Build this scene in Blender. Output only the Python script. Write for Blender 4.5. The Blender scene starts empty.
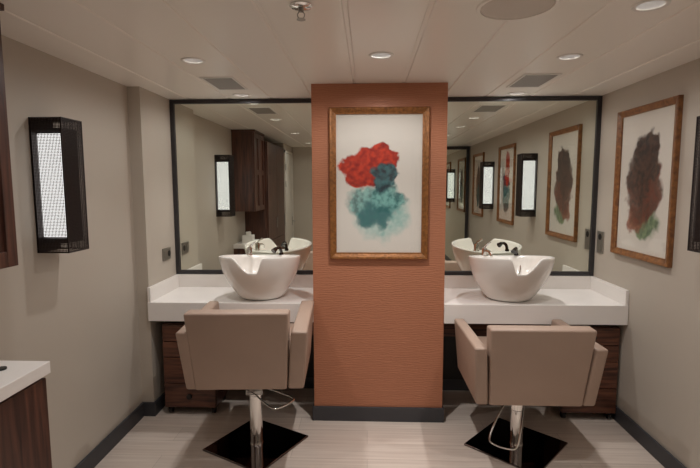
import bpy, bmesh, math, random
from mathutils import Vector, Matrix
random.seed(7)
PI = math.pi
S = bpy.context.scene
C = S.collection

# ------------------------------------------------------------------ materials
def srgb(r, g, b):
    f = lambda c: (c/255/12.92) if c/255 <= .04045 else ((c/255+.055)/1.055)**2.4
    return (f(r), f(g), f(b), 1)

def mat(name, col, rough=.5, metal=0, spec=.5, coat=0, bump=0, bscale=200, var=0, vscale=3, stretch=(1,1,1)):
    m = bpy.data.materials.new(name); m.use_nodes = True
    n = m.node_tree.nodes; l = m.node_tree.links; b = n['Principled BSDF']
    b.inputs['Base Color'].default_value = col
    b.inputs['Roughness'].default_value = rough
    b.inputs['Metallic'].default_value = metal
    b.inputs['Specular IOR Level'].default_value = spec
    b.inputs['Coat Weight'].default_value = coat
    b.inputs['Coat Roughness'].default_value = .08
    tc = n.new('ShaderNodeTexCoord'); mp = n.new('ShaderNodeMapping'); mp.inputs['Scale'].default_value = stretch
    l.new(tc.outputs['Object'], mp.inputs['Vector'])
    if bump:
        t = n.new('ShaderNodeTexNoise'); t.inputs['Scale'].default_value = bscale; t.inputs['Detail'].default_value = 3
        l.new(mp.outputs[0], t.inputs['Vector'])
        bp = n.new('ShaderNodeBump'); bp.inputs['Strength'].default_value = bump; bp.inputs['Distance'].default_value = .002
        l.new(t.outputs['Fac'], bp.inputs['Height']); l.new(bp.outputs[0], b.inputs['Normal'])
    if var:
        t = n.new('ShaderNodeTexNoise'); t.inputs['Scale'].default_value = vscale; t.inputs['Detail'].default_value = 5
        l.new(mp.outputs[0], t.inputs['Vector'])
        r = n.new('ShaderNodeValToRGB')
        r.color_ramp.elements[0].position = .3; r.color_ramp.elements[1].position = .7
        r.color_ramp.elements[0].color = tuple(c*(1-var) for c in col[:3])+(1,)
        r.color_ramp.elements[1].color = tuple(min(1, c*(1+var)) for c in col[:3])+(1,)
        l.new(t.outputs['Fac'], r.inputs[0]); l.new(r.outputs[0], b.inputs['Base Color'])
    return m

def wood(name, c0, c1, stretch, rough=.4, band=6, planks=None):
    m = bpy.data.materials.new(name); m.use_nodes = True
    n = m.node_tree.nodes; l = m.node_tree.links; b = n['Principled BSDF']
    b.inputs['Roughness'].default_value = rough
    tc = n.new('ShaderNodeTexCoord'); mp = n.new('ShaderNodeMapping'); mp.inputs['Scale'].default_value = stretch
    l.new(tc.outputs['Object'], mp.inputs['Vector'])
    t = n.new('ShaderNodeTexNoise'); t.inputs['Scale'].default_value = band; t.inputs['Detail'].default_value = 6
    t.inputs['Distortion'].default_value = .6
    l.new(mp.outputs[0], t.inputs['Vector'])
    r = n.new('ShaderNodeValToRGB')
    r.color_ramp.elements[0].position = .32; r.color_ramp.elements[1].position = .68
    r.color_ramp.elements[0].color = c0; r.color_ramp.elements[1].color = c1
    l.new(t.outputs['Fac'], r.inputs[0])
    out = r.outputs[0]
    if planks:
        br = n.new('ShaderNodeTexBrick')
        br.inputs['Scale'].default_value = 1
        br.inputs['Brick Width'].default_value = planks[0]; br.inputs['Row Height'].default_value = planks[1]
        br.inputs['Mortar Size'].default_value = .0012; br.offset = .37
        br.inputs['Color1'].default_value = (.86,.86,.86,1); br.inputs['Color2'].default_value = (1,1,1,1)
        br.inputs['Mortar'].default_value = (.6,.58,.55,1)
        l.new(tc.outputs['Object'], br.inputs['Vector'])
        mx = n.new('ShaderNodeMix'); mx.data_type = 'RGBA'; mx.blend_type = 'MULTIPLY'; mx.inputs[0].default_value = 1
        l.new(out, mx.inputs[6]); l.new(br.outputs['Color'], mx.inputs[7]); out = mx.outputs[2]
    l.new(out, b.inputs['Base Color'])
    return m

def emit(name, col, s):
    m = bpy.data.materials.new(name); m.use_nodes = True
    b = m.node_tree.nodes['Principled BSDF']
    b.inputs['Base Color'].default_value = (.8,.8,.8,1)
    b.inputs['Emission Color'].default_value = col; b.inputs['Emission Strength'].default_value = s
    return m

M = {}
M['wall'] = mat('wall paint', srgb(188,178,165), .55, bump=.08, bscale=300)
M['ceiling'] = mat('ceiling panel enamel', srgb(243,236,227), .28, bump=.02, bscale=40)
M['floor'] = wood('floor planks', srgb(210,193,180), srgb(230,216,203), (.5, 14, 1), .33, 3.4, (1.2, .16))
M['charcoal'] = mat('charcoal trim', srgb(62,62,66), .45)
M['frame'] = mat('mirror frame', srgb(58,56,58), .4, metal=.3)
M['counter'] = mat('white solid surface', srgb(236,231,226), .28, var=.02, vscale=6)
M['ceramic'] = mat('white ceramic', srgb(242,238,232), .12, spec=.6, coat=.3)
M['leather'] = mat('beige leatherette', srgb(166,142,126), .48, bump=.25, bscale=420, var=.04, vscale=4)
M['seam'] = mat('leatherette piping', srgb(140,112,95), .6)
M['chrome'] = mat('chrome', (.8,.79,.77,1), .1, metal=1)
M['satin'] = mat('satin metal', (.42,.41,.39,1), .38, metal=1)
M['gloss_black'] = mat('gloss black', srgb(22,14,12), .07, coat=.6)
M['black_steel'] = mat('polished black steel', (.22,.19,.18,1), .06, metal=1)
M['black'] = mat('matt black', srgb(24,22,22), .5)
M['bronze'] = mat('dark bronze mesh', srgb(46,36,34), .45, metal=.4)
M['reflector'] = mat('lamp reflector', (.75,.74,.73,1), .3, metal=.9)
M['white'] = mat('white enamel', srgb(232,228,222), .35)
M['vent'] = mat('vent perforated grey', srgb(142,136,130), .5, var=.12, vscale=260)
M['walnut'] = wood('walnut upright grain', srgb(50,29,24), srgb(98,62,48), (9, 9, .6), .36, 5)
M['walnut_h'] = wood('walnut level grain', srgb(60,34,26), srgb(118,74,54), (.7, 9, 9), .36, 5)
M['walnut_frame'] = wood('walnut picture frame', srgb(104,64,34), srgb(148,98,54), (6, 6, 6), .4, 6)
M['gold'] = mat('antique gold frame', srgb(142,92,48), .42, metal=.35, bump=1, bscale=110, var=.35, vscale=60)
M['disc'] = mat('speaker cloth', srgb(204,193,181), .6)
M['door'] = mat('door paint', srgb(222,216,206), .35)
M['lamp'] = emit('lamp glow', (1,.95,.9,1), 9.0)
M['diffuser'] = emit('sconce glow', (1,.98,.96,1), 1.7)
M['paper_white'] = mat('folded paper', srgb(235,232,226), .7)

m = bpy.data.materials.new('mirror glass'); m.use_nodes = True
b = m.node_tree.nodes['Principled BSDF']; b.inputs['Metallic'].default_value = 1; b.inputs['Roughness'].default_value = 0
b.inputs['Base Color'].default_value = (.84,.87,.80,1); M['mirror'] = m

m = bpy.data.materials.new('picture glazing'); m.use_nodes = True
n = m.node_tree.nodes; l = m.node_tree.links; n.remove(n['Principled BSDF'])
tr = n.new('ShaderNodeBsdfTransparent'); gl = n.new('ShaderNodeBsdfGlossy'); gl.inputs['Roughness'].default_value = .02
lw = n.new('ShaderNodeLayerWeight'); lw.inputs['Blend'].default_value = .5
pw = n.new('ShaderNodeMath'); pw.operation = 'POWER'; pw.inputs[1].default_value = 4.5; l.new(lw.outputs['Facing'], pw.inputs[0])
fr = n.new('ShaderNodeMath'); fr.operation = 'MULTIPLY_ADD'; fr.inputs[1].default_value = .7; fr.inputs[2].default_value = .03
l.new(pw.outputs[0], fr.inputs[0]); mx = n.new('ShaderNodeMixShader')
l.new(fr.outputs[0], mx.inputs[0]); l.new(tr.outputs[0], mx.inputs[1]); l.new(gl.outputs[0], mx.inputs[2])
l.new(mx.outputs[0], n['Material Output'].inputs[0]); M['glazing'] = m

# copper wallcovering: combed horizontal ripples
m = bpy.data.materials.new('copper combed wallcovering'); m.use_nodes = True
n = m.node_tree.nodes; l = m.node_tree.links; b = n['Principled BSDF']
b.inputs['Roughness'].default_value = .42; b.inputs['Metallic'].default_value = .15
tc = n.new('ShaderNodeTexCoord'); mp = n.new('ShaderNodeMapping'); mp.inputs['Scale'].default_value = (.35,.35,1)
l.new(tc.outputs['Object'], mp.inputs['Vector'])
w = n.new('ShaderNodeTexWave'); w.bands_direction = 'Z'; w.inputs['Scale'].default_value = 26
w.inputs['Distortion'].default_value = 7; w.inputs['Detail'].default_value = 3; w.inputs['Detail Scale'].default_value = 1.6
l.new(mp.outputs[0], w.inputs['Vector'])
r = n.new('ShaderNodeValToRGB'); r.color_ramp.elements[0].color = srgb(180,118,88); r.color_ramp.elements[1].color = srgb(188,126,95)
l.new(w.outputs['Fac'], r.inputs[0]); l.new(r.outputs[0], b.inputs['Base Color'])
bp = n.new('ShaderNodeBump'); bp.inputs['Strength'].default_value = .25; bp.inputs['Distance'].default_value = .004
l.new(w.outputs['Fac'], bp.inputs['Height']); l.new(bp.outputs[0], b.inputs['Normal']); M['copper'] = m

def watercolour(name, blots, seed):
    """sheet in its local XZ plane; each blot = (x, z, rx, rz, colour a, colour b, edge, opacity)"""
    m = bpy.data.materials.new(name); m.use_nodes = True
    n = m.node_tree.nodes; l = m.node_tree.links; b = n['Principled BSDF']; b.inputs['Roughness'].default_value = .7
    tc = n.new('ShaderNodeTexCoord')
    ns = n.new('ShaderNodeTexNoise'); ns.inputs['Scale'].default_value = 11; ns.inputs['Detail'].default_value = 5
    off = n.new('ShaderNodeVectorMath'); off.operation = 'ADD'; off.inputs[1].default_value = (seed, seed*2, seed*3)
    l.new(tc.outputs['Object'], off.inputs[0]); l.new(off.outputs[0], ns.inputs['Vector'])
    cen = n.new('ShaderNodeVectorMath'); cen.operation = 'SUBTRACT'; cen.inputs[1].default_value = (.5,.5,.5)
    l.new(ns.outputs['Color'], cen.inputs[0])
    sc = n.new('ShaderNodeVectorMath'); sc.operation = 'SCALE'; sc.inputs['Scale'].default_value = .16
    l.new(cen.outputs[0], sc.inputs[0])
    ad = n.new('ShaderNodeVectorMath'); ad.operation = 'ADD'
    l.new(tc.outputs['Object'], ad.inputs[0]); l.new(sc.outputs[0], ad.inputs[1])
    n2 = n.new('ShaderNodeTexNoise'); n2.inputs['Scale'].default_value = 30; n2.inputs['Detail'].default_value = 6
    l.new(off.outputs[0], n2.inputs['Vector'])
    cur = None
    for (x, z, rx, rz, ca, cb, edge, op) in blots:
        s = n.new('ShaderNodeVectorMath'); s.operation = 'SUBTRACT'; s.inputs[1].default_value = (x,0,z); l.new(ad.outputs[0], s.inputs[0])
        d = n.new('ShaderNodeVectorMath'); d.operation = 'MULTIPLY'; d.inputs[1].default_value = (1/rx,0,1/rz); l.new(s.outputs[0], d.inputs[0])
        L = n.new('ShaderNodeVectorMath'); L.operation = 'LENGTH'; l.new(d.outputs[0], L.inputs[0])
        mr = n.new('ShaderNodeMapRange'); mr.inputs['From Min'].default_value = 1+edge; mr.inputs['From Max'].default_value = 1-edge
        mr.inputs['To Min'].default_value = 0; mr.inputs['To Max'].default_value = op
        l.new(L.outputs['Value'], mr.inputs['Value'])
        rr = n.new('ShaderNodeValToRGB'); rr.color_ramp.elements[0].position = .38; rr.color_ramp.elements[1].position = .62
        rr.color_ramp.elements[0].color = ca; rr.color_ramp.elements[1].color = cb
        l.new(n2.outputs['Fac'], rr.inputs[0])
        mx = n.new('ShaderNodeMix'); mx.data_type = 'RGBA'
        l.new(mr.outputs[0], mx.inputs[0])
        if cur is None: mx.inputs[6].default_value = srgb(226,220,210)
        else: l.new(cur, mx.inputs[6])
        l.new(rr.outputs[0], mx.inputs[7]); cur = mx.outputs[2]
    l.new(cur, b.inputs['Base Color'])
    return m

# ------------------------------------------------------------------ mesh helpers
def obj(name, bm, m, parent=None, smooth=False, loc=None):
    bmesh.ops.recalc_face_normals(bm, faces=bm.faces[:])
    me = bpy.data.meshes.new(name); bm.to_mesh(me); bm.free()
    me.materials.append(M[m] if isinstance(m, str) else m)
    if smooth:
        for p in me.polygons: p.use_smooth = True
    o = bpy.data.objects.new(name, me); C.objects.link(o)
    if parent: o.parent = parent
    if loc: o.location = loc
    return o

def smooth_angle(o, deg=35):
    me = o.data; b = bmesh.new(); b.from_mesh(me)
    for f in b.faces: f.smooth = True
    for e in b.edges:
        if len(e.link_faces) == 2 and e.calc_face_angle(0) > math.radians(deg): e.smooth = False
    b.to_mesh(me); b.free(); return o

def box(bm, x0, x1, y0, y1, z0, z1, bev=0, seg=2):
    t = bmesh.new()
    bmesh.ops.create_cube(t, size=1)
    for v in t.verts:
        v.co = Vector((x0+(v.co.x+.5)*(x1-x0), y0+(v.co.y+.5)*(y1-y0), z0+(v.co.z+.5)*(z1-z0)))
    if bev: bmesh.ops.bevel(t, geom=t.edges[:], offset=bev, segments=seg, affect='EDGES', profile=.5)
    merge(bm, t); return bm

def merge(bm, t):
    me = bpy.data.meshes.new('t'); t.to_mesh(me); t.free(); bm.from_mesh(me); bpy.data.meshes.remove(me)

def hexa(bm, pts, bev=0, seg=3):
    """pts: 8 corners, bottom 4 (ccw) then top 4"""
    t = bmesh.new(); v = [t.verts.new(p) for p in pts]
    for f in ((3,2,1,0),(4,5,6,7),(0,1,5,4),(1,2,6,5),(2,3,7,6),(3,0,4,7)): t.faces.new([v[i] for i in f])
    if bev: bmesh.ops.bevel(t, geom=t.edges[:], offset=bev, segments=seg, affect='EDGES', profile=.5)
    merge(bm, t); return bm

def cyl(bm, p0, p1, r0, r1=None, seg=24):
    r1 = r0 if r1 is None else r1
    p0 = Vector(p0); p1 = Vector(p1); d = p1-p0
    q = d.to_track_quat('Z', 'Y').to_matrix().to_4x4()
    bmesh.ops.create_cone(bm, cap_ends=True, segments=seg, radius1=r0, radius2=r1, depth=d.length,
                          matrix=Matrix.Translation((p0+p1)/2) @ q)
    return bm

def lathe(bm, prof, cx=0, cy=0, seg=32, close=False):
    rings = []
    for r, z in prof:
        rings.append([bm.verts.new((cx+r*math.cos(2*PI*i/seg), cy+r*math.sin(2*PI*i/seg), z)) for i in range(seg)] if r > 1e-6
                     else [bm.verts.new((cx, cy, z))])
    pairs = list(zip(rings, rings[1:]))
    if close: pairs.append((rings[-1], rings[0]))
    for a, b_ in pairs:
        for i in range(seg):
            j = (i+1) % seg
            if len(a) == 1 and len(b_) == 1: continue
            if len(a) == 1: bm.faces.new((a[0], b_[j], b_[i]))
            elif len(b_) == 1: bm.faces.new((a[i], a[j], b_[0]))
            else: bm.faces.new((a[i], a[j], b_[j], b_[i]))
    return bm

def tube(bm, pts, r, seg=10, closed=False, sub=6):
    P = [Vector(p) for p in pts]; n = len(P); path = []
    rng = range(n if closed else n-1)
    for i in rng:
        p0 = P[(i-1) % n] if (closed or i > 0) else P[0]; p1 = P[i]; p2 = P[(i+1) % n]
        p3 = P[(i+2) % n] if (closed or i+2 < n) else P[-1]
        for k in range(sub):
            t = k/sub
            path.append(.5*((2*p1)+(p2-p0)*t+(2*p0-5*p1+4*p2-p3)*t*t+(3*p1-p0-3*p2+p3)*t**3))
    if not closed: path.append(P[-1])
    m_ = len(path); rings = []; up = None
    for i, p in enumerate(path):
        a = path[(i-1) % m_] if (closed or i > 0) else path[0]
        c = path[(i+1) % m_] if (closed or i < m_-1) else path[-1]
        t = (c-a).normalized()
        if up is None: up = Vector((0,0,1)) if abs(t.z) < .9 else Vector((1,0,0))
        s = t.cross(up).normalized(); up = s.cross(t).normalized()
        rr = r[min(len(r)-1, int(i/m_*len(r)))] if isinstance(r, (list, tuple)) else r
        rings.append([bm.verts.new(p+rr*(s*math.cos(2*PI*k/seg)+up*math.sin(2*PI*k/seg))) for k in range(seg)])
    for i in range(m_ if closed else m_-1):
        a = rings[i]; b_ = rings[(i+1) % m_]
        for k in range(seg): bm.faces.new((a[k], a[(k+1) % seg], b_[(k+1) % seg], b_[k]))
    if not closed: bm.faces.new(rings[0][::-1]); bm.faces.new(rings[-1])
    return bm

def thing(name, label, cat, loc=(0,0,0), rz=0, group=None):
    o = bpy.data.objects.new(name, None); C.objects.link(o); o.empty_display_size = .1
    o.location = loc; o.rotation_euler = (0,0,rz); o['label'] = label; o['category'] = cat
    if group: o['group'] = group
    return o
def tag(o, label, cat, group=None):
    o['label'] = label; o['category'] = cat
    if group: o['group'] = group
    return o
def struct(o): o['kind'] = 'structure'; return o
def sbox(name, m, *a, bev=0):
    return struct(obj(name, box(bmesh.new(), *a, bev=bev), m))
def dup(root, loc, rz=None, label=None, group=None):
    r = root.copy(); C.objects.link(r); r.location = loc
    if rz is not None: r.rotation_euler = (0,0,rz)
    if label: r['label'] = label
    if group: r['group'] = group
    for ch in list(root.children):
        c = ch.copy(); C.objects.link(c); c.parent = r
        for g in list(ch.children):
            d = g.copy(); C.objects.link(d); d.parent = c
    return r

# ------------------------------------------------------------------ measurements
H = 2.2; LX = -1.5376; RX = 1.668; BY = 3.508; PX0, PX1, PY = -.354, .497, 3.009
REAR = -.80; RLX = -1.245; NX = -1.458; NY = 3.03

# ------------------------------------------------------------------ room shell
sbox('floor', 'floor', LX-.1, RX+.1, REAR-.1, BY+.1, -.08, 0)
bm = bmesh.new(); box(bm, LX-.1, LX, -.01, NY, 0, H); struct(obj('wall_left', bm, 'wall'))
sbox('wall_recess', 'wall', LX-.1, NX, NY, BY, 0, H)
sbox('wall_right', 'wall', RX, RX+.1, REAR, BY, 0, H)
sbox('wall_back', 'wall', LX-.1, RX+.1, BY, BY+.1, 0, H)
sbox('wall_rear', 'wall', LX-.1, RX+.1, REAR-.1, REAR, 0, H)
sbox('wall_entrance', 'wall', LX-.1, RLX, REAR, -.012, 0, H)
sbox('wall_pillar', 'copper', PX0, PX1, PY, BY-.001, .0, H)

# ceiling: enamelled metal strips with open joints, backing above, holes for the lamps
lights = [(.065, 2.376), (1.0, 2.446), (1.0, 1.775), (-.882, 3.335), (1.03, 3.375), (-.885, 2.43), (-.88, 1.24), (-.885, -.08),
          (1.0, .9), (1.0, 0), (.065, 1.1), (.065, -.1)]  # these four are unseen lamps, added to fill the room with light
bm = bmesh.new()
pitch = .3072; s0 = .225
k = -7
while True:
    a = s0+k*pitch; b2 = a+pitch
    k += 1
    if b2 < LX-.1: continue
    if a > RX+.1: break
    x0 = max(a+.008, LX-.1); x1 = min(b2-.008, RX+.1)
    if x1 <= x0: continue
    box(bm, x0, x1, REAR-.1, BY+.1, H, H+.016, bev=.0065, seg=3)
ceil = obj('ceiling', bm, 'ceiling')
cut = bmesh.new()
for (x, y) in lights: cyl(cut, (x, y, H-.05), (x, y, H+.06), .047, seg=32)
cut = obj('cutter', cut, 'ceiling')
md = ceil.modifiers.new('b', 'BOOLEAN'); md.object = cut; md.operation = 'DIFFERENCE'; md.solver = 'EXACT'
dg = bpy.context.evaluated_depsgraph_get(); me = bpy.data.meshes.new_from_object(ceil.evaluated_get(dg))
ceil.modifiers.clear(); ceil.data = me; bpy.data.objects.remove(cut)
t = bmesh.new(); t.from_mesh(ceil.data); 
for (xx0, xx1) in ((LX-.1, RX+.1),): box(t, xx0, xx1, REAR-.1, BY+.1, H+.12, H+.14)
# closed backing strips behind each open joint
k = -7
while s0+k*pitch < RX+.1:
    a = s0+k*pitch; k += 1
    if a < LX: continue
    box(t, a-.0078, a+.0078, REAR-.1, BY+.1, H+.005, H+.018)
t.to_mesh(ceil.data); t.free(); struct(ceil)

# baseboards
BH = .098
sbox('baseboard_left', 'charcoal', LX, LX+.014, -.01, NY-.014, 0, BH, bev=.003)
bm = bmesh.new(); box(bm, LX, NX+.012, NY-.014, NY, 0, BH, bev=.003); box(bm, NX, NX+.012, NY-.002, BY, 0, BH, bev=.003)
struct(obj('baseboard_recess', bm, 'charcoal'))
sbox('baseboard_right', 'charcoal', RX-.014, RX, REAR, BY, 0, BH, bev=.003)
bm = bmesh.new(); box(bm, PX0-.012, PX1+.012, PY-.014, PY, 0, BH, bev=.003)
box(bm, PX0-.012, PX0, PY-.004, BY, 0, BH, bev=.003); box(bm, PX1, PX1+.012, PY-.004, BY, 0, BH, bev=.003)
struct(obj('baseboard_pillar', bm, 'charcoal'))
bm = bmesh.new(); box(bm, NX+.012, PX0-.012, BY-.012, BY, 0, BH); box(bm, PX1+.012, RX-.014, BY-.012, BY, 0, BH)
struct(obj('baseboard_back', bm, 'charcoal'))

# white door in the entrance wall (seen in the left mirror)
d = struct(obj('door_1', box(bmesh.new(), RLX, RLX+.012, -.72, -.06, .01, 2.06, bev=.003), 'door'))
obj('door_frame', box(box(box(bmesh.new(), RLX, RLX+.02, -.76, -.722, 0, 2.1), RLX, RLX+.02, -.058, -.02, 0, 2.1), RLX, RLX+.02, -.76, -.02, 2.062, 2.1), 'door', d)
bm = bmesh.new(); cyl(bm, (RLX+.012, -.66, 1.0), (RLX+.06, -.66, 1.0), .009); cyl(bm, (RLX+.06, -.665, 1.0), (RLX+.06, -.54, 1.0), .009)
box(bm, RLX+.012, RLX+.017, -.68, -.64, .93, 1.07, bev=.002); obj('door_handle', bm, 'satin', d)
for z in (.4, 1.55, 1.8): obj('hinge', cyl(bmesh.new(), (RLX+.022, -.05, z), (RLX+.022, -.05, z+.09), .008, seg=12), 'satin', d)

# ------------------------------------------------------------------ mirrors
def mirror(x0, x1, y, z0, z1, label, side=1, fw=.03):
    """y = wall plane, side=1 faces -Y"""
    t = thing('wall_mirror', label, 'mirror', ((x0+x1)/2, y, z0))
    w = (x1-x0)/2; h = z1-z0; s = -side
    ys = lambda a, c: (min(s*a, s*c), max(s*a, s*c))
    g = ys(.004, .012); obj('mirror_glass', box(bmesh.new(), -w+.01, w-.01, g[0], g[1], .01, h-.01), 'mirror', t)
    f = ys(.001, .026); bm = bmesh.new()
    box(bm, -w, -w+fw, f[0], f[1], 0, h, bev=.003); box(bm, w-fw, w, f[0], f[1], 0, h, bev=.003)
    box(bm, -w+fw, w-fw, f[0], f[1], 0, fw, bev=.003); box(bm, -w+fw, w-fw, f[0], f[1], h-fw, h, bev=.003)
    obj('frame', bm, 'frame', t); return t
mirror(NX+.001, PX0-.001, BY, .90, H-.002, 'large dark-framed wall mirror left of the copper pillar reflecting wooden cabinets')
mirror(PX1+.001, RX-.001, BY, .90, H-.002, 'large dark-framed wall mirror right of the copper pillar reflecting framed pictures')
mirror(.62, RX-.016, REAR, .0+.1, H-.002, 'tall dark-framed mirror on the far wall, seen only as a reflection in the right mirror', side=-1, fw=.05)

# ------------------------------------------------------------------ counters
TRIM = 0
def counter(x0, x1, endside, label):
    t = thing('vanity_counter', label, 'counter', ((x0+x1)/2, 3.0, .8), group='white counters under the wall mirrors')
    w = (x1-x0)/2
    obj('worktop', box(bmesh.new(), -w, w, 0, .507, -.128, 0, bev=.003), 'counter', t)
    bm = box(bmesh.new(), -w, w, .482, .507, 0, .098, bev=.002)
    if endside < 0: box(bm, -w, -w+.02, .004, .482, 0, .098, bev=.002)
    else: box(bm, w-.02, w, .004, .482, 0, .098, bev=.002)
    obj('backsplash', bm, 'counter', t)
    obj('apron', box(bmesh.new(), (.44-w if endside < 0 else -w+.004), (w-.004 if endside < 0 else w-.44), .30, .318, -.31, -.13) , 'walnut_h', t)
    global TRIM; TRIM += 1
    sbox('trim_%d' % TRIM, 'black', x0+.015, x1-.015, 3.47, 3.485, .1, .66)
    return t
counter(NX+.001, PX0-.001, -1, 'white counter with upstand left of the copper pillar, carrying the left basin')
counter(PX1+.001, RX-.001, 1, 'white counter with upstand right of the copper pillar, carrying the right basin')

# ------------------------------------------------------------------ mobile drawer cabinets
def pedestal():
    t = thing('drawer_cabinet', 'x', 'cabinet', (0,0,0), group='walnut drawer cabinets under the counters')
    w = .178
    obj('body', box(bmesh.new(), -w, w, .018, .27, .05, .64, bev=.002), 'walnut', t)
    for (z0, z1) in ((.055,.222), (.228,.405), (.411,.515), (.521,.635)):
        dr = obj('drawer', box(bmesh.new(), -w+.003, w-.003, 0, .018, z0, z1, bev=.002), 'walnut_h', t)
        kb = bmesh.new(); zc = (z0+z1)/2
        cyl(kb, (0,0,zc), (0,-.012,zc), .008, seg=16); cyl(kb, (0,-.010,zc), (0,-.024,zc), .019, .017, seg=24)
        obj('knob', kb, 'black', dr)
    for x in (-.15, .15):
        for y in (.04, .24):
            bm = bmesh.new(); cyl(bm, (x-.012,y,.022), (x+.012,y,.022), .021, seg=20); box(bm, x-.016, x+.016, y-.012, y+.012, .035, .05)
            obj('castor', bm, 'black', t)
    return t
pd = pedestal(); pd.location = (-1.212, 3.02, 0)
pd['label'] = 'dark walnut drawer cabinet on castors under the left counter, beside the left chair'
dup(pd, (1.474, 3.02, 0), label='dark walnut drawer cabinet on castors under the right counter against the right wall')
for o in C.objects:
    if o.name.startswith('drawer_cabinet'): o.location.y = 3.045 if o.location.x < 0 else 3.05

# ------------------------------------------------------------------ washbasins
def basin(flip=1):
    t = thing('wash_basin', 'x', 'sink', (0,0,0), group='white backwash basins on the counters')
    N = 96; HB, HF = .262, .315
    # denser angles at the front (-Y) where the neck notch is
    ang = []
    for i in range(N):
        u = i/N*2*PI; ang.append(-PI/2 + u - .45*math.sin(u))
    def rimz(a):
        s = math.sin(a)                      # -1 front .. 1 back
        z = HB+(HF-HB)*(.5-.5*s)**.9
        da = (a+PI/2+PI) % (2*PI)-PI; da = math.degrees(da)
        e0, e1 = (6, 16) if da*flip > 0 else (4, 30)
        q = min(1, max(0, (abs(da)-e0)/(e1-e0))); q = q*q*(3-2*q)
        return z-.104*(1-q)
    def rout(z): 
        q = max(0, min(1, z/HF)); return .139+.139*math.sin(q*PI/2)**.85
    def off(a):
        s = math.sin(a); return .017+.075*max(0, s)**2.5
    cyf = lambda z: -.028*(z/HF)
    bm = bmesh.new(); rings = []
    T = [0, .04, .1, .18, .28, .4, .52, .64, .76, .87, .95, 1]
    for q in T:
        ring = []
        for a in ang:
            z = (rimz(a)-.008)*q; r = rout(z)
            if q == 0: r -= .006
            ring.append(bm.verts.new((r*math.cos(a), cyf(z)+r*math.sin(a)*.97, z)))
        rings.append(ring)
    for f_, dz in ((.12,-.002), (.5, 0), (.88, -.002)):
        ring = []
        for a in ang:
            z = rimz(a)+dz; r = rout(z)-off(a)*f_
            ring.append(bm.verts.new((r*math.cos(a), cyf(z)+r*math.sin(a)*.97, z)))
        rings.append(ring)
    for q in (.96, .86, .74, .6, .46, .33, .22, .12, .04):
        ring = []
        for a in ang:
            zb = .075; z = zb+(rimz(a)-.008-zb)*q
            r = (rout(z)-off(a)); r *= min(1, (.25+.75*min(1, (q/.4))**.5)) if q < .4 else 1
            ring.append(bm.verts.new((r*math.cos(a), cyf(z)+r*math.sin(a)*.97, z)))
        rings.append(ring)
    for A, B in zip(rings, rings[1:]):
        for i in range(N): j = (i+1) % N; bm.faces.new((A[i], A[j], B[j], B[i]))
    bm.faces.new(rings[0][::-1]); c = bm.verts.new((0, 0, .074))
    for i in range(N): bm.faces.new((rings[-1][i], rings[-1][(i+1) % N], c))
    o = obj('bowl', bm, 'ceramic', t, smooth=True); smooth_angle(o, 60)
    bm = bmesh.new(); lathe(bm, [(0,.082),(.022,.082),(.028,.08),(.03,.076),(0,.074)], 0, -.005); obj('drain', bm, 'chrome', t, smooth=True)
    # chrome mixer on the back ledge
    f = bmesh.new(); x, y, z = -.125, .175, .262
    lathe(f, [(0,z-.02),(.026,z-.02),(.026,z+.004),(.02,z+.01),(.019,z+.05),(.016,z+.058),(0,z+.058)], x, y, 24)
    fo = obj('mixer_tap', f, 'chrome', t); smooth_angle(fo)
    sp = bmesh.new(); tube(sp, [(x,y,z+.03),(x+.01,y-.04,z+.042),(x+.02,y-.085,z+.034),(x+.024,y-.11,z+.012)], .0105, 12)
    so = obj('spout', sp, 'chrome', fo, smooth=True)
    lv = bmesh.new(); tube(lv, [(x,y,z+.056),(x+.012,y+.01,z+.075),(x+.045,y+.02,z+.098)], .0075, 10); obj('lever', lv, 'chrome', fo, smooth=True)
    # black hand spray parked on the ledge
    hx, hy = .105, .19
    h = bmesh.new(); lathe(h, [(0,z-.02),(.016,z-.02),(.016,z+.014),(.012,z+.02),(0,z+.02)], hx, hy, 20)
    tube(h, [(hx,hy,z+.012),(hx-.004,hy-.01,z+.045),(hx-.014,hy-.035,z+.058),(hx-.03,hy-.062,z+.052)], .0115, 12)
    cyl(h, (hx-.026,hy-.056,z+.056), (hx-.042,hy-.078,z+.038), .013, .02, 20)
    ho = obj('hand_spray', h, 'gloss_black', t); smooth_angle(ho, 40)
    hs = bmesh.new(); tube(hs, [(hx,hy,z+.008),(hx+.02,hy-.02,z-.02),(hx+.01,hy-.07,.17),(hx-.03,hy-.12,.115),(hx-.05,hy-.15,.10)], .006, 8); obj('hose', hs, 'chrome', ho, smooth=True)
    return t
ba = basin(); ba.location = (-.735, 3.195, .8005); ba['label'] = 'white ceramic basin with front neck dip on the left counter, behind the left chair'
bb = basin(-1); bb.location = (.962, 3.195, .8005); bb['label'] = ('white ceramic basin with front neck dip on the right counter, behind the right chair')

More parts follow.
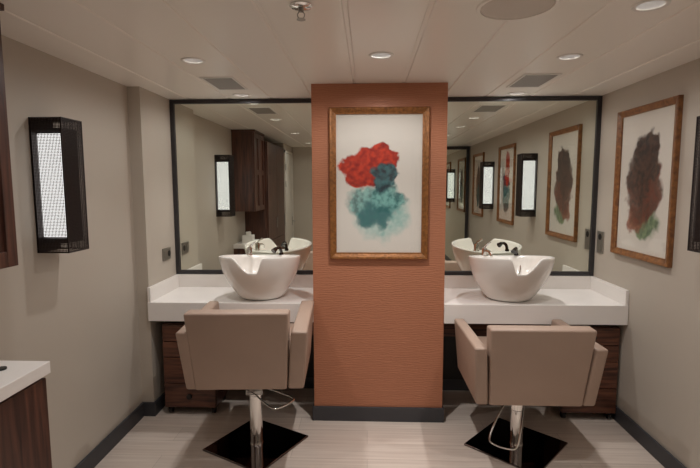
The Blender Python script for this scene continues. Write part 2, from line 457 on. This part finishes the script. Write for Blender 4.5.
# ------------------------------------------------------------------ styling chairs
def chair(rz, B, base_rz, loop_a, loop_drop, loop_z, af, label, bx=0):
    """origin on the floor under the column; sitter faces +Y; B = height of underside"""
    t = thing('styling_chair', label, 'chair', group='beige barber chairs facing the mirrors')
    t.rotation_euler = (0,0,rz)
    # shell: back slab, wider at the top, leaning back a little
    def slab(z0, z1, hw0, hw1, y0, y1, lean):
        return [(-hw0,y0,z0),(hw0,y0,z0),(hw0,y1,z0),(-hw0,y1,z0),(-hw1,y0-lean,z1),(hw1,y0-lean,z1),(hw1,y1-lean,z1),(-hw1,y1-lean,z1)]
    bm = hexa(bmesh.new(), slab(B, B+.442, .246, .270, -.30, -.205, .075), .013, 4)
    bk = smooth_angle(obj('backrest', bm, 'leather', t), 50); bk.location.x = bx
    for s in (-1, 1):
        x = lambda q: s*q
        o0, o1, i0, i1 = .316, .343, .250, .277
        if s > 0 and bx: i0 += bx; i1 += bx
        pts = [(x(i0),-.292,B),(x(o0),-.292,B),(x(o0),af-.016,B),(x(i0),af-.016,B),(x(i1),-.352,B+.335),(x(o1),-.352,B+.335),(x(o1),af,B+(.35 if bx else .325)),(x(i1),af,B+(.35 if bx else .325))]
        if s < 0: pts = [pts[i] for i in (1,0,3,2,5,4,7,6)]
        smooth_angle(obj('armrest', hexa(bmesh.new(), pts, .013, 4), 'leather', t), 50)
    seat = box(bmesh.new(), -.248, .248, -.20, .29, B+.06, B+.20, bev=.03, seg=4)
    smooth_angle(obj('seat', seat, 'leather', t), 50)
    smooth_angle(obj('seat_pan', box(bmesh.new(), -.248, .248, -.203, .27, B+.012, B+.06, bev=.004), 'black', t))
    # pump column
    bm = bmesh.new()
    lathe(bm, [(0,.012),(.042,.012),(.040,.02),(.038,.03),(.038,B-.16),(.043,B-.155),(.043,B-.11),(.03,B-.10),(.022,B-.098),(.024,B+.012),(0,B+.012)], 0, 0, 32)
    smooth_angle(obj('column', bm, 'chrome', t), 35)
    bm = bmesh.new(); box(bm, -.11, .11, -.11, .11, B+.0, B+.012, bev=.003); obj('mounting_plate', bm, 'satin', t)
    # glossy square base
    bm = bmesh.new(); box(bm, -.225, .225, -.225, .225, .0005, .012, bev=.004)
    bo = obj('base_plate', bm, 'black_steel', t); bo.rotation_euler = (0,0,base_rz-rz)
    # pump pedal: bent chrome rod loop
    z = loop_z; ca, sa = math.cos(loop_a-rz), math.sin(loop_a-rz)
    def L(u, v, dz): return (u*ca-v*sa, u*sa+v*ca, z+dz)
    D = loop_drop
    bm = bmesh.new()
    tube(bm, [L(.0,-.048,0), L(.06,-.052,-.12*D), L(.16,-.075,-.6*D), L(.235,-.082,-1*D), L(.262,-.05,-1.08*D), L(.265,.03,-1.08*D), L(.245,.075,-1*D), L(.17,.072,-.6*D), L(.06,.052,-.12*D), L(0,.048,0)], .0055, 10)
    pl = obj('pump_pedal', bm, 'chrome', t, smooth=True)
    bm = bmesh.new(); cyl(bm, L(0,-.06,0), L(0,.06,0), .012, seg=16); box(bm, -.05, .05, -.046, -.03, z-.02, z+.02, bev=.003); smooth_angle(obj('pedal_bracket', bm, 'satin', pl))
    return t
c1 = chair(math.radians(3), .475, math.radians(16+45), math.radians(-36), .02, .35, .278, 'beige leatherette barber chair left of the copper pillar, the higher of the two', -.02)
c1.location = (-.673, 2.70, 0)
c2 = chair(0, .388, math.radians(3+45), math.radians(-124), .18, .305, .25, 'beige leatherette barber chair right of the copper pillar, the lower of the two')
c2.location = (.902, 2.742, 0)

# ------------------------------------------------------------------ pictures
def picture(w, h, fw, frame_m, art, label, loc, rz=0, inner=None):
    """hangs on a wall; local -Y looks into the room"""
    t = thing('framed_picture', label, 'picture', loc, rz)
    bm = bmesh.new(); dp = .028
    W, Hh = w/2, h/2
    # mitred frame ring with a sloped profile
    prof = [(0, 0), (0, -dp*.85), (.004, -dp), (fw*.35, -dp*.92), (fw*.8, -dp*.6), (fw, -dp*.55), (fw, 0)]
    rings = []
    for (q, y) in prof:
        rings.append([bm.verts.new((sx*(W-q), y, sz*(Hh-q))) for sx, sz in ((-1,-1),(1,-1),(1,1),(-1,1))])
    for A, B in zip(rings, rings[1:]+rings[:1]):
        for i in range(4): j = (i+1) % 4; bm.faces.new((A[i], A[j], B[j], B[i]))
    obj('frame', bm, frame_m, t)
    obj('artwork', box(bmesh.new(), -W+fw*.9, W-fw*.9, -.006, -.002, -Hh+fw*.9, Hh-fw*.9), art, t)
    obj('glazing', box(bmesh.new(), -W+fw*.95, W-fw*.95, -.0125, -.0105, -Hh+fw*.95, Hh-fw*.95), 'glazing', t)
    return t
RED, RED2 = srgb(150,30,18), srgb(205,62,34)
TEA, TEA2 = srgb(40,104,104), srgb(128,186,178)
NAV, NAV2 = srgb(28,48,58), srgb(62,112,116)
BR, BR2 = srgb(38,24,22), srgb(84,54,40)
RU, RU2 = srgb(120,56,34), srgb(170,104,74)
GR, GR2 = srgb(60,96,58), srgb(118,146,98)
a1 = watercolour('red and teal watercolour blots', [
    (.02,-.20,.17,.15, TEA2, srgb(176,206,198), .22, .75), (-.02,-.13,.16,.12, TEA2, TEA, .14, .85), (.05,-.10,.11,.10, TEA, TEA2, .12, .9), (-.03,-.21,.11,.07, TEA, NAV2, .18, .85),
    (-.085,.105,.165,.115, RED, RED2, .07, 1), (.0,.165,.115,.09, RED2, RED, .07, 1), (-.15,.05,.09,.085, RED2, RED, .08, 1),
    (.045,.04,.075,.11, NAV, NAV2, .09, .97)], 1.3)
a2 = watercolour('dark brown watercolour blots', [
    (.03,-.235,.13,.10, GR, GR2, .16, .9), (-.08,-.225,.07,.08, RU2, RU, .16, .9), (.05,-.02,.13,.20, RU, BR2, .1, .95),
    (-.02,-.04,.16,.22, BR2, RU, .1, .92), (.02,.15,.125,.16, BR, BR2, .07, 1), (-.05,.05,.12,.18, BR, BR2, .1, .8)], 4.1)
a3 = watercolour('red and navy watercolour blots', [
    (0,-.12,.14,.22, NAV, NAV2, .1, .95), (.02,.05,.11,.13, NAV, srgb(40,50,90), .1, 1), (-.02,.19,.08,.20, RED, RED2, .08, 1)], 7.7)
a4 = watercolour('grey green watercolour blots', [
    (0,.0,.14,.27, BR, BR2, .1, .9), (.02,-.16,.11,.15, TEA, NAV2, .14, .9)], 9.2)
picture(.625, .955, .042, 'gold', a1, 'gilt-framed red and teal watercolour on the copper pillar', (.072, PY-.001, 1.574))
picture(.61, .925, .04, 'walnut_frame', a2, 'wood-framed dark brown and green watercolour on the right wall, nearest the mirror', (RX-.001, 2.91, 1.577), PI/2*-1)
picture(.63, .925, .04, 'walnut_frame', a3, 'wood-framed red and navy watercolour seen between two wall lamps in the right mirror', (RX-.001, 1.27, 1.577), -PI/2)
picture(.63, .925, .04, 'walnut_frame', a4, 'wood-framed dark watercolour seen farthest back in the right mirror', (RX-.001, -.16, 1.577), -PI/2)

# ------------------------------------------------------------------ perforated sconces
def sconce():
    """back at local y=0, projects to -Y; width along X"""
    t = thing('wall_lamp', 'x', 'lamp', group='perforated box wall lamps')
    w, d_, h = .079, .152, .622
    obj('back_plate', box(bmesh.new(), -w, w, -.008, -.0005, 0, h), 'bronze', t)
    bm = bmesh.new(); e = .005
    for sx in (-w, w-e):
        box(bm, sx, sx+e, -d_, -d_+e, 0, h); box(bm, sx, sx+e, -.008, -.003, 0, h)
        for z in (0, h-e): box(bm, sx, sx+e, -d_, -.003, z, z+e)
    for z in (0, h-.004): box(bm, -w, w, -d_, -d_+e, z, z+e)
    box(bm, -w+.001, w-.001, -d_+.001, -.004, h-.004, h-.001)
    obj('cage_frame', bm, 'bronze', t)
    # wire mesh on the three open sides
    bm = bmesh.new(); st = .0068; r = .0011
    n_ = int(h/st)
    for i in range(1, n_):
        z = i*st
        for sx in (-w+.002, w-.002): box(bm, sx-r*.7, sx+r*.7, -d_+.002, -.008, z-r, z+r)
        box(bm, -w+.002, w-.002, -d_+.0015, -d_+.003, z-r, z+r)
    m_ = int(d_/st)
    for i in range(1, m_):
        y = -d_+i*st
        for sx in (-w+.002, w-.002): box(bm, sx-r*.7, sx+r*.7, y-r, y+r, .003, h-.003)
    for i in range(1, int(2*w/st)):
        x = -w+i*st; box(bm, x-r, x+r, -d_+.0015, -d_+.003, .003, h-.003)
    obj('wire_mesh', bm, 'bronze', t)
    # inner lamp box: dark spine with a light panel on each side
    obj('lamp_housing', box(bmesh.new(), -.052, .052, -d_+.012, -d_+.02, .05, h-.05), 'bronze', t)
    obj('light_panel', box(bmesh.new(), -.050, .050, -d_+.021, -.012, .07, h-.07, bev=.006), 'diffuser', t)
    for z in (.045, h-.068): obj('end_cap', box(bmesh.new(), -.052, .052, -d_+.012, -.01, z, z+.023), 'bronze', t)
    return t
sc = sconce(); sc.location = (LX, 2.194, 1.256); sc.rotation_euler = (0,0,PI/2)
sc['label'] = 'tall black mesh box wall lamp glowing white on the left wall'
dup(sc, (RX, 2.19, 1.256), -PI/2, 'tall black mesh box wall lamp on the right wall, cut by the photo edge')
dup(sc, (RX, .61, 1.256), -PI/2, 'tall black mesh box wall lamp seen between the two farther pictures in the right mirror')

# ------------------------------------------------------------------ switches and sockets
def plate(w, h, n_, label, loc, rz, cat='socket', kind='wall_switch'):
    t = thing(kind, label, cat, loc, rz)
    obj('plate', box(bmesh.new(), -w/2, w/2, -.009, -.0005, -h/2, h/2, bev=.002), 'satin', t)
    for i in range(n_):
        if w > h: x = (-.25+i*.5)*w*(n_ > 1); z = 0
        else: x = 0; z = (-.25+i*.5)*h*(n_ > 1)
        bm = bmesh.new()
        if i == 0: box(bm, x-.017, x+.017, -.0125, -.008, z-.024, z+.024, bev=.002); obj('rocker', bm, 'satin', t)
        else: cyl(bm, (x,-.008,z), (x,-.0105,z), .022, seg=24); obj('outlet', bm, 'black', t)
    return t
plate(.13, .088, 2, 'small metal socket plate on the side wall left of the left mirror', (NX, 3.32, 1.078), PI/2)
plate(.085, .155, 2, 'tall metal socket plate on the right wall beside the right mirror', (RX, 3.40, 1.16), -PI/2)

# ------------------------------------------------------------------ left storage wall
t = thing('wall_cabinet', 'dark walnut wall cabinet at the left edge above the white side counter', 'cabinet', (LX, 1.66, 1.275))
obj('body', box(bmesh.new(), .001, .24, -.50, 0, 0, .90, bev=.002), 'walnut', t)
for (y0, y1) in ((-.248,-.002), (-.498,-.252)):
    bm = bmesh.new(); a, c_ = .241, .259
    box(bm, a, c_, y0, y0+.05, .003, .897, bev=.002); box(bm, a, c_, y1-.05, y1, .003, .897, bev=.002)
    box(bm, a, c_, y0+.05, y1-.05, .003, .06, bev=.002); box(bm, a, c_, y0+.05, y1-.05, .84, .897, bev=.002); box(bm, a, c_, y0+.05, y1-.05, .42, .48, bev=.002)
    box(bm, a, a+.006, y0+.04, y1-.04, .05, .85)
    obj('cabinet_door', bm, 'walnut', t)
bm = box(bmesh.new(), .0, .27, -.50, .008, .90, .923, bev=.003); obj('cornice', bm, 'walnut', t)

t = thing('side_cabinet', 'low walnut cabinet with white top at the lower left corner', 'cabinet', (LX, 1.70, 0))
obj('body', box(bmesh.new(), .001, .295, -.54, -.012, .06, .851, bev=.002), 'walnut', t)
obj('plinth', box(bmesh.new(), .016, .27, -.54, -.03, 0, .06), 'charcoal', t)
obj('worktop', box(bmesh.new(), .0, .322, -.54, 0, .852, .9, bev=.003), 'counter', t)
obj('sink_hole_cover', lathe(bmesh.new(), [(0,.9005),(.018,.9005),(.018,.906),(0,.906)], .20, -.09), 'black', t).name = 'cable_grommet'
for (y0, y1) in ((-.272,-.015), (-.535,-.277)):
    dr = obj('cabinet_door', box(bmesh.new(), .2955, .312, y0, y1, .065, .84, bev=.002), 'walnut', t)

t = thing('tall_cabinet', 'full height walnut cupboard seen as a reflection in the left mirror', 'cabinet', (LX, 1.155, 0))
obj('body', box(bmesh.new(), .001, .28, -1.15, 0, .06, 2.12, bev=.002), 'walnut', t)
obj('plinth', box(bmesh.new(), .016, .26, -1.15, -.01, 0, .06), 'charcoal', t)
for i in range(2):
    y1 = -.004-i*.575; y0 = y1-.569
    for (z0, z1) in ((.065,.86), (.866,2.115)):
        dr = obj('cabinet_door', box(bmesh.new(), .281, .299, y0, y1, z0, z1, bev=.002), 'walnut', t)
        obj('handle', box(bmesh.new(), .2992, .312, y0+.03, y0+.045, (.6 if z0 < .5 else 1.0), (.75 if z0 < .5 else 1.15), bev=.002), 'satin', dr)

# tissue box on the side cabinet (white shape in the reflection)
t = thing('tissue_box', 'white tissue box on the side counter, seen in the left mirror', 'box', (-1.42, 1.46, .9005))
obj('carton', box(bmesh.new(), -.06, .06, -.06, .06, 0, .085, bev=.003), 'paper_white', t)
bm = bmesh.new(); hexa(bm, [(-.03,-.012,.085),(.03,-.012,.085),(.03,.012,.085),(-.03,.012,.085),(-.04,-.004,.12),(.02,-.016,.13),(.038,.01,.115),(-.02,.016,.125)], .003); obj('tissue', bm, 'paper_white', t)

# ------------------------------------------------------------------ ceiling fittings
def downlight():
    t = thing('ceiling_downlight', 'x', 'ceiling light', group='recessed ceiling downlights')
    bm = lathe(bmesh.new(), [(.0445,.001),(.0455,-.003),(.056,-.006),(.060,-.004),(.061,0),(.0445,.0035)], seg=40, close=True)
    smooth_angle(obj('trim_ring', bm, 'white', t), 50)
    bm = lathe(bmesh.new(), [(.0445,.001),(.042,.02),(.035,.045),(.026,.06),(.0275,.062),(.037,.047),(.044,.021),(.0465,.001)], seg=40, close=True)
    smooth_angle(obj('reflector', bm, 'reflector', t), 50)
    bm = lathe(bmesh.new(), [(0,.052),(.020,.054),(.026,.060),(0,.062)], seg=32)
    smooth_angle(obj('bulb', bm, 'lamp', t))
    return t
LL = ['round downlight in the ceiling in front of the copper pillar', 'round downlight in the ceiling, middle one of the right row',
      'round downlight in the ceiling near the top right corner, largest in view', 'round downlight close in front of the left mirror',
      'round downlight close in front of the right mirror', 'round downlight in the ceiling above the left chair, second from the left mirror',
      'round downlight third from the left mirror, seen only in its reflection', 'round downlight farthest back in the left mirror reflection',
      'unseen downlight added for fill light over the right side', 'unseen downlight added for fill light at the rear of the right row', 'unseen downlight added for fill light at the middle', 'unseen downlight added for fill light at the rear middle']
dl = downlight(); dl.location = (lights[0][0], lights[0][1], H); dl['label'] = LL[0]
for (x, y), lb in zip(lights[1:], LL[1:]): dup(dl, (x, y, H), label=lb)
POW = [33, 15, 14, 19, 19, 15, 11, 8, 9, 6, 9, 6]
for (x, y), p in zip(lights, POW):        # every lamp: a main cone and the wide spill of its reflector
    for nm, e, ang, bl in (('downlight_beam', 1.28, 100, 1), ('downlight_spill', .27, 174, .45)):
        ld = bpy.data.lights.new(nm, 'SPOT'); ld.energy = p*e*(1.5 if 'spill' in nm and y > 2.37 and abs(x) < .1 else 1); ld.color = (1, .98, .965)
        ld.spot_size = math.radians(ang); ld.spot_blend = bl; ld.shadow_soft_size = .018
        lo = bpy.data.objects.new(nm, ld); C.objects.link(lo); lo.location = (x, y, H-.010)

def vent(x0, x1, y0, y1, label):
    t = thing('ceiling_vent', label, 'air vent', ((x0+x1)/2, (y0+y1)/2, H), group='rectangular ceiling air vents')
    w, d_ = (x1-x0)/2, (y1-y0)/2
    bm = bmesh.new()
    box(bm, -w, w, -d_, -d_+.014, -.006, 0, bev=.002); box(bm, -w, w, d_-.014, d_, -.006, 0, bev=.002)
    box(bm, -w, -w+.014, -d_+.014, d_-.014, -.006, 0, bev=.002); box(bm, w-.014, w, -d_+.014, d_-.014, -.006, 0, bev=.002)
    obj('frame', bm, 'white', t)
    bm = box(bmesh.new(), -w+.012, w-.012, -d_+.012, d_-.012, -.0035, -.0005); obj('grille', bm, 'vent', t)
    return t
vent(-.985, -.785, 2.79, 3.145, 'grey perforated ceiling vent above the left mirror side')
vent(.895, 1.11, 2.80, 3.16, 'grey perforated ceiling vent above the right mirror side')

t = thing('ceiling_speaker', 'large round flush disc in the ceiling at the top right of the pillar', 'ceiling disc', (.53, 1.765, H))
o = obj('rim', lathe(bmesh.new(), [(.125,-.0005),(.127,-.006),(.138,-.006),(.142,-.0005)], seg=48, close=True), 'ceiling', t); smooth_angle(o)
o = obj('cover', lathe(bmesh.new(), [(0,-.0035),(.1245,-.0035),(.1245,-.0006),(0,-.0006)], seg=48), 'vent', t); o.data.materials[0] = M['disc']
t = thing('sprinkler', 'small chrome fire sprinkler under the ceiling left of the pillar', 'sprinkler', (-.236, 1.725, H))
o = obj('escutcheon', lathe(bmesh.new(), [(0,-.001),(.040,-.001),(.041,-.004),(.034,-.010),(.012,-.013),(0,-.013)], seg=32), 'chrome', t); smooth_angle(o)
bm = lathe(bmesh.new(), [(0,-.013),(.010,-.013),(.010,-.022),(.006,-.024),(0,-.024)], seg=16)
for s in (-1,1): tube(bm, [(s*.004,0,-.022),(s*.012,0,-.030),(s*.010,0,-.042),(0,0,-.048)], .002, 8)
o = obj('spray_head', bm, 'satin', t)
bm = lathe(bmesh.new(), [(0,-.048),(.015,-.048),(.016,-.050),(0,-.051)], seg=24); obj('deflector', bm, 'satin', t)

# ------------------------------------------------------------------ camera, world, view
f = 470.0; yaw, pit, roll, ch = .0374, -.1019, -.0024, 1.5644
cy_, sy_, cp, sp_ = math.cos(yaw), math.sin(yaw), math.cos(pit), math.sin(pit)
F = Vector((-sy_*cp, cy_*cp, sp_)); R0 = Vector((cy_, sy_, 0)); U0 = R0.cross(F)
Rr = math.cos(roll)*R0+math.sin(roll)*U0; Uu = -math.sin(roll)*R0+math.cos(roll)*U0
cam = bpy.data.cameras.new('camera'); cam.sensor_width = 36; cam.lens = f/700*36; cam.clip_start = .02
co = bpy.data.objects.new('camera', cam); C.objects.link(co)
mw = Matrix((Rr, Uu, -F)).transposed().to_4x4(); mw.translation = Vector((0,0,ch)); co.matrix_world = mw
S.camera = co
w = bpy.data.worlds.new('world'); S.world = w; w.use_nodes = True
w.node_tree.nodes['Background'].inputs[0].default_value = (0,0,0,1)
S.view_settings.view_transform = 'Standard'; S.view_settings.look = 'None'
S.view_settings.exposure = 0; S.view_settings.gamma = 1; S.view_settings.use_curve_mapping = False
S.cycles.max_bounces = 10; S.cycles.diffuse_bounces = 5; S.cycles.glossy_bounces = 6; S.cycles.transparent_max_bounces = 12
S.cycles.caustics_reflective = True; S.cycles.sample_clamp_indirect = 4
